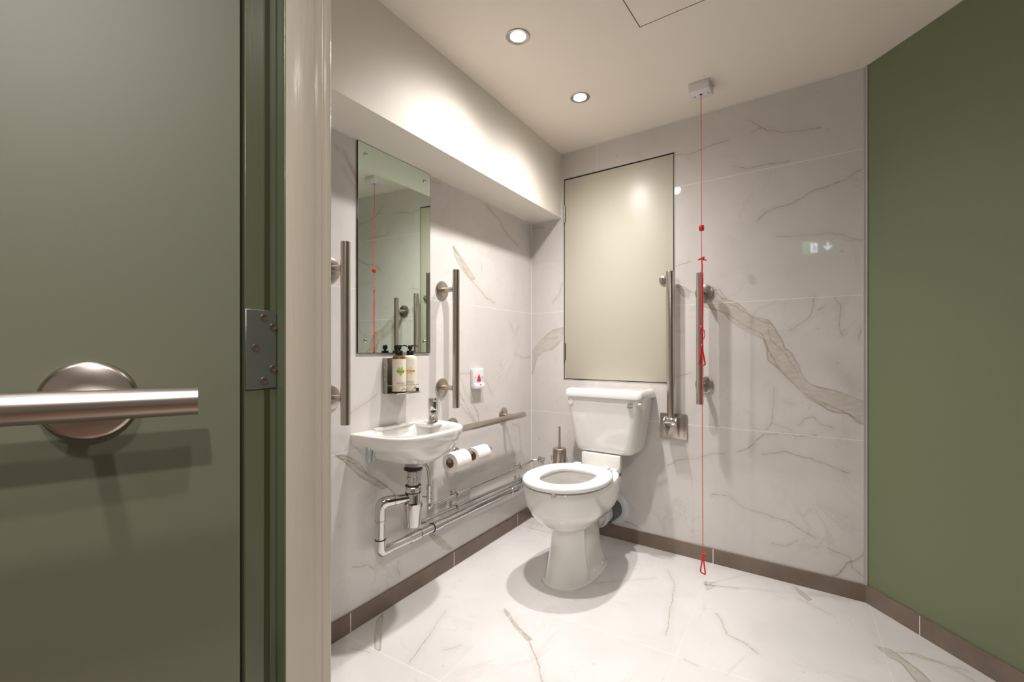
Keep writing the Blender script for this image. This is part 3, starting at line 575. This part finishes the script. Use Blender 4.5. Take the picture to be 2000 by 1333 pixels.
# toilet brush
g = thing('toilet_brush', 'steel toilet brush in a wall-mounted steel holder left of the cistern', 'toilet brush', fb(.246,.078,.35), BE)
m = MB(); m.lathe([(.0,0),(.037,0),(.0395,.004),(.0395,.112),(.036,.112),(.036,.015),(0,.015)], (0,0,0), 'z', 36); m.build('holder', M['steel'], g)
m = MB(); m.lathe([(.0,.112),(.039,.112),(.0395,.116),(.036,.119),(.008,.120),(.008,.132),(.006,.133),(.006,.240),(.005,.243),(0,.243)], (0,0,0), 'z', 32); m.build('handle', M['steel'], g)
m = MB(); m.box((-.012,.036,.02),(.012,.078,.05), .002); m.build('wall_bracket', M['chrome'], g)
MB().tube([(-.036,-.012,.03),(-.046,-.012,.045),(-.040,-.026,.075)], .003, 10).build('side_clip', M['chrome'], g)

# ---------------------------------------------------------------- wash basin (local frame of the left wall)
BY = -1.143
g = thing('wash_basin', 'small white D-shaped wall-hung basin with a single chrome tap below the mirror', 'basin', (0,BY,.722), R(90))
def bring(hw, d, z, d0=0., n=72, cx=0, cd=None, nl=4.2, nr=3.0):
    """outline starting on the wall at the right end, going round the front to the left end, then back along the wall"""
    pts = []; m_ = n*3//4
    for k in range(m_+1):
        a = math.pi*k/m_; c, s = math.cos(a), math.sin(a); e = nr if c > 0 else nl
        if d0: e = 2.6
        pts.append((cx+hw*math.copysign(abs(c)**(2/e), c), -(d0+(d-d0)*abs(s)**(2/e)), z))
    q = n-m_-1
    for k in range(1, q+1):
        t = k/(q+1); bow = 0
        if d0: bow = math.sin(math.pi*t)*min(.03, (d-d0)*.18)
        pts.append((cx-hw+2*hw*t, -(d0-bow), z))
    return pts
HW, BDp = .2185, .265
o_ = [(.028,.140,.084,-.1500),(.030,.142,.082,-.136),(.034,.146,.078,-.132),(.070,.180,.045,-.128),(.104,.203,.022,-.117),(.134,.219,.008,-.100),(.158,.232,0,-.080),(.180,.243,0,-.062),(.204,.254,0,-.048),(.2145,.261,0,-.034),(HW,.264,0,-.014),(HW+.001,.2655,0,-.004),(HW-.001,.2635,0,0),(HW-.006,.259,0,.0015)]
rings = [bring(hw,d,z,d0) for hw,d,d0,z in o_]
inn = [(.190,.243,.035,.0005),(.184,.238,.040,-.004),(.178,.232,.046,-.020),(.165,.222,.052,-.055),(.135,.20,.062,-.090),(.09,.17,.075,-.110),(.035,.135,.09,-.118)]
rings += [bring(hw,d,z,d0,cx=-.008) for hw,d,d0,z in inn]
m = MB(); m.loft(rings, True, True)
m.box((.095,-.105,-.012),(.178,-.004,.0022), .0055, 3); m.box((-.12,-.022,-.004),(.095,-.003,.0085), .004, 3)
m.build('bowl', M['white_ceramic'], g, smooth=55)
tx, td = .143, .088
m = MB(); m.lathe([(.0,0),(.0215,0),(.0215,.003),(.0205,.005),(.0195,.030),(.0195,.052)], (tx,-td+.010,.0035), 'z', 32); m.tube([(tx,-td+.01,.032),(tx-.018,-td-.004,.036),(tx-.040,-td-.020,.026),(tx-.044,-td-.023,.017)], [.0185,.0175,.0145,.012], 24)
tap = m.build('tap', M['chrome'], g)
m = MB(); m.lathe([(.0205,.054),(.0215,.057),(.0215,.098),(.019,.103),(0,.104)], (tx,-td+.010,.0035), 'z', 32); m.prism([(tx-.012,-td+.002,.088),(tx+.002,-td-.010,.088),(tx-.034,-td-.036,.098),(tx-.042,-td-.028,.098)], (0,0,.010), .003); m.build('tap_lever', M['chrome'], tap)
m = MB(); m.lathe([(.0225,0),(.0205,.0022),(.006,.0008),(0,.0006)], (-.008,-.113,-.1185), 'z', 28); m.build('drain', M['chrome'], g)
m = MB(); bx0 = -.208
m.box((bx0,-.085,-.098),(bx0+.0145,-.066,-.040), .002, 1); m.box((bx0+.0170,-.085,-.098),(bx0+.0315,-.066,-.034), .002, 1); m.box((bx0+.004,-.072,-.092),(bx0+.027,-.060,-.028), .001, 1)
for sx, dz in ((.0070,-.052),(.0245,-.047)): m.cyl((bx0+sx,-.089,dz),(bx0+sx,-.083,dz),.0038,10)
m.build('support_bracket', M['zinc'], g)

# ---------------------------------------------------------------- bottle trap and waste pipe, in world coordinates
W0 = Vector((.0,-1.155,0))
g = thing('waste_pipe', 'thick chrome bottle trap and waste pipe running low along the wall under the basin', 'waste pipe', (0,-1.155,.31), 0)
off = (0,-1.155,.31); tx, ty = .112, -1.155
m = MB(); m.lathe([(0,.561),(.033,.561),(.0355,.563),(.0355,.569),(.033,.5715),(0,.5715)], (tx,ty,0), 'z', 32); m.build('rubber_washer', M['rubber'], g, off)
m = MB(); m.lathe([(0,.498),(0.0222,.498),(0.0222,.524),(0.0258,.526),(0.0258,.536),(0.0222,.538),(0.0222,.562),(0,.562)], (tx,ty,0), 'z', 32)
for z in np.arange(.541,.560,.004): m.lathe([(0.0222,z-.001),(0.0235,z),(0.0222,z+.001)], (tx,ty,0), 'z', 28)
m.build('threaded_tail', M['chrome'], g, off)
m = MB(); m.lathe([(0,.474),(0.0294,.474),(0.0306,.477),(0.0306,.494),(0.0282,.499),(0.0222,.501),(0,.501)], (tx,ty,0), 'z', 12); m.build('nut', M['chrome'], g, off, smooth=20)
for z in (.4735,.5005): MB().lathe([(0.0270,z-.0012),(0.0312,z-.0008),(0.0312,z+.0008),(0.0270,z+.0012)], (tx,ty,0), 'z', 32).build('ring_seal', M['rubber'], g, off)
m = MB(); m.lathe([(0,.338),(0.0252,.338),(0.0294,.342),(0.0318,.360),(0.0342,.400),(0.0366,.424),(0.0366,.432),(0.0288,.436),(0.0270,.440),(0.0270,.473),(0,.473)], (tx,ty,0), 'z', 36); m.build('bottle_trap', M['chrome'], g, off)
zc = .444; yl = -1.268; zl = .267; px_ = .052; r0, r1, r2 = .0178, .0202, .0209
ua = Vector((px_-tx, yl-ty, 0)).normalized()
A0 = Vector((tx,ty,zc+.010)); AE = Vector((px_,yl,zc+.010))
m = MB(); m.tube(bend_path([A0+ua*.018, AE, (px_,yl,zl), ], .045, 10), r0, 28)
m.tube(bend_path([A0+ua*.075, AE, (px_,yl,zc-.060)], .040, 10), r1, 28)
m.tube(bend_path([(px_,yl,zl+.045),(px_,yl,zl-.004),(px_,yl+.040,zl-.003)], .020, 8), r1, 28)
m.build('down_pipe', M['chrome'], g, off)
yE = -.016
def wy(y): return zl-.003 - (y-yl)*.008
m = MB(); m.tube([(px_,yl+.02,wy(yl)),(px_,yE,wy(yE))], r0, 28)
for y in (-1.085,-.945,-.30): m.tube([(px_,y-.03,wy(y)),(px_,y-.028,wy(y)),(px_,y+.028,wy(y)),(px_,y+.03,wy(y))], [.018,r1,r1,.018], 28)
m.build('horizontal_pipe', M['chrome'], g, off)
def ring_seal(c, ax): MB().lathe([(r0,-.0008),(r2,-.0005),(r2,.0005),(r0,.0008)], c, ax, 28).build('pipe_seal', M['rubber'], g, off)
for y in (-1.055,-.975,-.27): ring_seal((px_,y,wy(y)), 'y')
ring_seal((px_,yl,zc-.058), 'z'); ring_seal((px_,yl,zl+.047), 'z')
q = MB(); q.tube([A0+ua*.074,A0+ua*.0752], r2, 28); q.build('pipe_seal', M['rubber'], g, off)
# supply pipes
def clip(m, y, z, x):
    m.tube([(x+.013*math.cos(a), y, z+.013*math.sin(a)) for a in np.linspace(0, 2*math.pi, 17)[:-1]], .0035, 8, closed=True)
    m.cyl((0,y,z),(x-.012,y,z),.004,10); m.box((0,y-.009,z-.014),(.003,y+.009,z+.014), .001, 1); m.cyl((x,y,z+.012),(x,y,z+.026),.003,10)
sx_ = .036; off = (0,-.55,.30)
g = thing('supply_pipe', 'thin chrome water pipe, upper of the two, feeding the basin valve', 'water pipe', off, 0, 'thin chrome supply pipes')
zA = lambda y: .351+(y+.97)*.010
pts = bend_path([(sx_,-.965,zA(-.965)),(sx_,-.125,zA(-.125)),(.052,-.085,.372),(.092,-.062,.376),(.092,-.008,.376)], .02, 5)
MB().tube(pts, .0074, 14).build('pipe', M['chrome'], g, off)
m = MB(); clip(m,-.785,zA(-.785),sx_); m.build('pipe_clip', M['chrome'], g, off)
m = MB(); clip(m,-.200,zA(-.2),sx_); m.build('pipe_clip', M['chrome'], g, off)
m = MB(); m.cyl((.094,-.072,.376),(.094,-.040,.376),.012,16,.002); m.cyl((.094,-.062,.360),(.094,-.062,.395),.011,16,.002); m.build('elbow_fitting', M['chrome'], g, off)
m = MB(); vx, vy = sx_+.004, -.982
m.lathe([(0,.345),(.009,.345),(.010,.350),(.010,.362),(.008,.366),(.0085,.372),(.0115,.374),(.0115,.388),(.008,.390),(.008,.402),(.0118,.404),(.0118,.414),(.009,.416),(.009,.428),(.0125,.430),(.0125,.446),(.007,.448),(0,.448)], (vx,vy,0), 'z', 18)
m.cyl((vx,vy,.356),(vx,vy+.030,.352),.010,16,.002); m.cyl((vx-.028,vy-.012,.395),(vx,vy,.395),.004,12); m.build('isolating_valve', M['chrome'], g, off)
m = MB(); m.tube([(vx,vy,.447),(vx+.001,vy-.001,.470),(vx+.008,vy-.012,.500),(vx+.022,vy-.035,.535),(.068,-1.052,.565),(.072,-1.062,.60)], .0062, 14); m.build('braided_hose', M['steel_dark'], g, off)
off = (0,-.55,.25)
g = thing('supply_pipe', 'thin chrome water pipe, lower of the two, just above the thick waste pipe', 'water pipe', off, 0, 'thin chrome supply pipes')
zB = lambda y: .300-(y+1.02)*.018
MB().tube([(sx_,-1.10,zB(-1.10)),(sx_,-.03,zB(-.03))], .0074, 14).build('pipe', M['chrome'], g, off)
m = MB(); clip(m,-.785,zB(-.785),sx_); m.build('pipe_clip', M['chrome'], g, off)
m = MB(); clip(m,-.200,zB(-.2),sx_); m.build('pipe_clip', M['chrome'], g, off)
MB().cyl((sx_,-1.035,zB(-1.03)),(sx_,-1.005,zB(-1.03)),.0115,6).build('compression_nut', M['chrome'], g, off)
MB().cyl((sx_,-1.110,zB(-1.1)),(sx_,-1.07,zB(-1.1)),.012,16,.002).build('end_cap', M['chrome'], g, off)

# ---------------------------------------------------------------- toilet rolls on their holder
RX, RZ = .083, .530
g = thing('toilet_roll_holder', 'double steel toilet roll holder on the wall under the horizontal rail', 'toilet roll holder', (0,-.752,RZ), R(90))
off = Vector((0,0,0))
m = MB(); m.lathe([(0,0),(.026,0),(.0265,.004),(.024,.008),(0,.009)], (.0,0,.010), 'y', 32); m.build('flange', M['steel'], g)
m = MB(); m.cyl((0,-.006,.010),(0,-RX,.010),.0085,20); m.build('arm', M['steel'], g)
m = MB(); m.tube([(-.143,-RX,.010),(.165,-RX,.010)], .0085, 24); m.lathe([(.011,-.0),(.013,.002),(.013,.006),(0,.007)], (.165,-RX,.010), 'x', 24); m.lathe([(0,-.006),(.012,-.005),(.0125,0),(.009,.001)], (-.138,-RX,.010), 'x', 24); m.build('rod', M['steel'], g)
def roll(label, y0, y1, ro):
    # hangs from the rod: the core's top rests on it
    r = thing('toilet_roll', label, 'toilet roll', (RX,(y0+y1)/2,RZ-.0015), R(90), 'toilet rolls')
    hl = (y1-y0)/2; m = MB()
    m.lathe([(.0215,-hl),(ro-.0025,-hl),(ro-.0005,-hl+.002),(ro,0),(ro-.0005,hl-.002),(ro-.0025,hl),(.0215,hl),(.0215,-hl)], (0,0,0), 'x', 48)
    # folded corner of the last sheet, a shallow triangular ridge wrapped on the roll
    V = []
    def S(a, h): return (h, -math.cos(a)*(ro+.0005), math.sin(a)*(ro+.0005))
    n = 14; vv = []
    for i in range(n+1):
        a = R(62-74*i/n); half = hl*.96*(1-i/n); vv.append([m.bm.verts.new(S(a, -half*.9+.004)), m.bm.verts.new(S(a, half*.9+.004+.0001))])
    for i in range(n):
        m.face((vv[i][0], vv[i][1], vv[i+1][1], vv[i+1][0]))
    m.build('paper', M['paper'], r)
    m = MB(); m.lathe([(.0203,-hl-.0004),(.0216,-hl-.0004),(.0216,hl+.0004),(.0203,hl+.0004),(.0203,-hl-.0004)], (0,0,0), 'x', 40); m.build('core', M['card'], r)
roll('white toilet roll nearer the basin, brown core open to view', -.893, -.789, .0455)
roll('white toilet roll nearer the corner of the room', -.724, -.620, .0385)

# ---------------------------------------------------------------- soap bottles in their wall bracket
g = thing('bottle_bracket', 'slim steel wall bracket holding the two pump bottles', 'bottle holder', (0,-1.143,.862), R(90))
m = MB(); m.box((-.064,-.003,-.001),(.066,0,.140), .0008, 1); m.box((-.064,-.078,-.004),(.066,0,0), .001, 1)
m.box((-.066,-.026,0),(-.064,0,.138), .0006, 1)
m.build('back_plate', M['steel_dark'], g)
m = MB(); m.tube(bend_path([(-.063,0,.030),(-.063,-.078,.030),(.064,-.078,.030),(.064,0,.030)], .012), .0016, 8); m.build('front_rail', M['steel'], g)
for z in (.055,.100): MB().cyl((-.0675,-.012,z),(-.065,-.012,z),.0026,12).build('rivet', M['chrome'], g)
m = MB(); m.box((.040,-.0795,.002),(.056,-.0778,.016)); m.build('small_badge', M['black'], g)
def wrap_text(body, size, z, r, parent, name='lettering', a0=0, width=1.0):
    cu = bpy.data.curves.new('t', 'FONT'); cu.body = body; cu.size = size; cu.align_x = 'CENTER'; cu.space_character = 1.35; cu.extrude = .00012; cu.offset = size*.012; cu.resolution_u = 2
    o = bpy.data.objects.new('t', cu); C.objects.link(o); bpy.context.view_layer.update()
    me = bpy.data.meshes.new_from_object(o); bpy.data.objects.remove(o); me.name = name
    for v in me.vertices:
        a = a0+v.co.x/r; rad = r+.00035+v.co.z; v.co = (rad*math.sin(a), -rad*math.cos(a), z+v.co.y)
    me.materials.clear(); me.materials.append(M['ink']); t = bpy.data.objects.new(name, me); C.objects.link(t); t.parent = parent; return t
def wrap_patch(fn, z, r, a0, mt, parent, name):    # polygon fan on the cylinder, fn(angle)->radius in metres
    m = MB(); n = 40; c = []
    for q in (0, .33, .66, 1):
        row = []
        for k in range(n):
            t = 2*math.pi*k/n; rr_ = fn(t)*q; x, y = rr_*math.cos(t), rr_*math.sin(t); a = a0+x/r
            row.append(((r+.0003)*math.sin(a), -(r+.0003)*math.cos(a), z+y))
        c.append(row)
    m.loft(c[1:], True, False); return m.build(name, mt, parent)
def bottle(y, rot, label, txt, pmat, fn, body):
    b = thing('pump_bottle', label, 'soap bottle', (.046,y,.8625), rot, 'pump bottles under the mirror')
    r = .0275
    m = MB(); m.lathe([(0,0),(.024,0),(r-.0006,.003),(r-.0006,.136),(.024,.1435),(.016,.147),(.0135,.149),(0,.149)], (0,0,0), 'z', 40); m.build('body', body, b)
    m = MB(); ns = 40; rr0 = [[(r*math.sin(a), -r*math.cos(a), z) for a in np.linspace(0,2*math.pi,ns,endpoint=False)] for z in (.006,.1345)]; m.loft(rr0, False, False); lb = m.build('wrap_label', M['cream_label'], b)
    wrap_patch(fn, .085, r, 0, pmat, lb, 'printed_fruit'); wrap_text(txt, .0085, .0815, r, lb)
    m = MB()
    for z, ww in ((.043,.014),(.038,.019),(.033,.017),(.0285,.019)):
        p = [[((r+.0003)*math.sin(a), -(r+.0003)*math.cos(a), z+dz) for dz in (-.0004,.0004)] for a in np.linspace(-ww/r, ww/r, 12)]
        for i in range(11): 
            v = [m.bm.verts.new(q) for q in (p[i][0], p[i+1][0], p[i+1][1], p[i][1])]; m.face(v)
    m.build('small_print', M['ink'], lb)
    m = MB(); m.lathe([(0,.147),(.0142,.147),(.0145,.149),(.0145,.164),(.013,.167),(.005,.168),(.005,.172),(.0095,.173),(.0095,.186),(.008,.189),(0,.189)], (0,0,0), 'z', 28)
    m.tube([(.004,0,.1865),(.020,0,.1885),(.028,0,.187),(.034,0,.183)], [.0042,.0034,.0030,.0022], 10); m.build('pump', M['black'], b)
    return b
grape = lambda t: .0155+.0028*math.sin(7*t)+.001*math.sin(13*t+1)-(.006 if 5.2 < t < 5.7 or 3.6 < t < 4.2 else 0)
orange = lambda t: .0125+.0045*math.sin(5*t+.6)+.0018*math.sin(11*t)
# label turned to face the doorway
bottle(-1.165, R(58), 'cream pump bottle with a green printed motif, nearer the door frame', 'GRAPE', M['grape_green'], grape, M['amber'])
bottle(-1.103, R(42), 'cream pump bottle with an orange printed motif, nearer the tap', 'ORANGE', M['orange_print'], orange, M['cream_label'])

# ---------------------------------------------------------------- exit sign in the corridor, seen mirrored in the tiles
g = thing('exit_sign', 'small lit green exit sign, seen only as a reflection in the back wall tiles', 'exit sign', (1.188,-2.80,1.935), math.atan2(-(1.5-1.188), (-.12+2.80))+R(180))
MB().box((-.15,0,-.02),(.15,.03,.105), .004, 2).build('sign_case', M['white_plastic'], g)
MB().box((-.145,-.002,-.015),(.145,0,.100)).build('sign_face', M['sign_green'], g, smooth=0)
m = MB(); y_ = -.003
m.box((.035,y_,0),(.085,-.002,.085)); m.build('door_pictogram', M['sign_white'], g, smooth=0)
m = MB(); m.sphere((.062,-.0035,.068), .008, (1,.2,1)); m.prism([(.066,-.0042,.056),(.050,-.0042,.060),(.045,-.0042,.035),(.058,-.0042,.030)], (0,.001,0)); m.prism([(.056,-.0042,.034),(.075,-.0042,.022),(.072,-.0042,.008),(.068,-.0042,.020),(.048,-.0042,.028)], (0,.001,0)); m.prism([(.050,-.0042,.030),(.040,-.0042,.010),(.046,-.0042,.006),(.058,-.0042,.028)], (0,.001,0)); m.build('running_figure', M['sign_green'], g, smooth=0)
m = MB(); m.prism([(-.052,y_,.085),(-.038,y_,.085),(-.038,y_,.035),(-.018,y_,.055),(-.010,y_,.045),(-.045,y_,.008),(-.080,y_,.045),(-.072,y_,.055),(-.052,y_,.035)], (0,.001,0)); m.build('arrow', M['sign_white'], g, smooth=0)
MB().sphere((.088,-.004,.100), .0035).build('indicator_light', M['led'], g)
MB().box((-.004,.01,.105),(.004,.018,.405)).build('hanger', M['steel'], g)
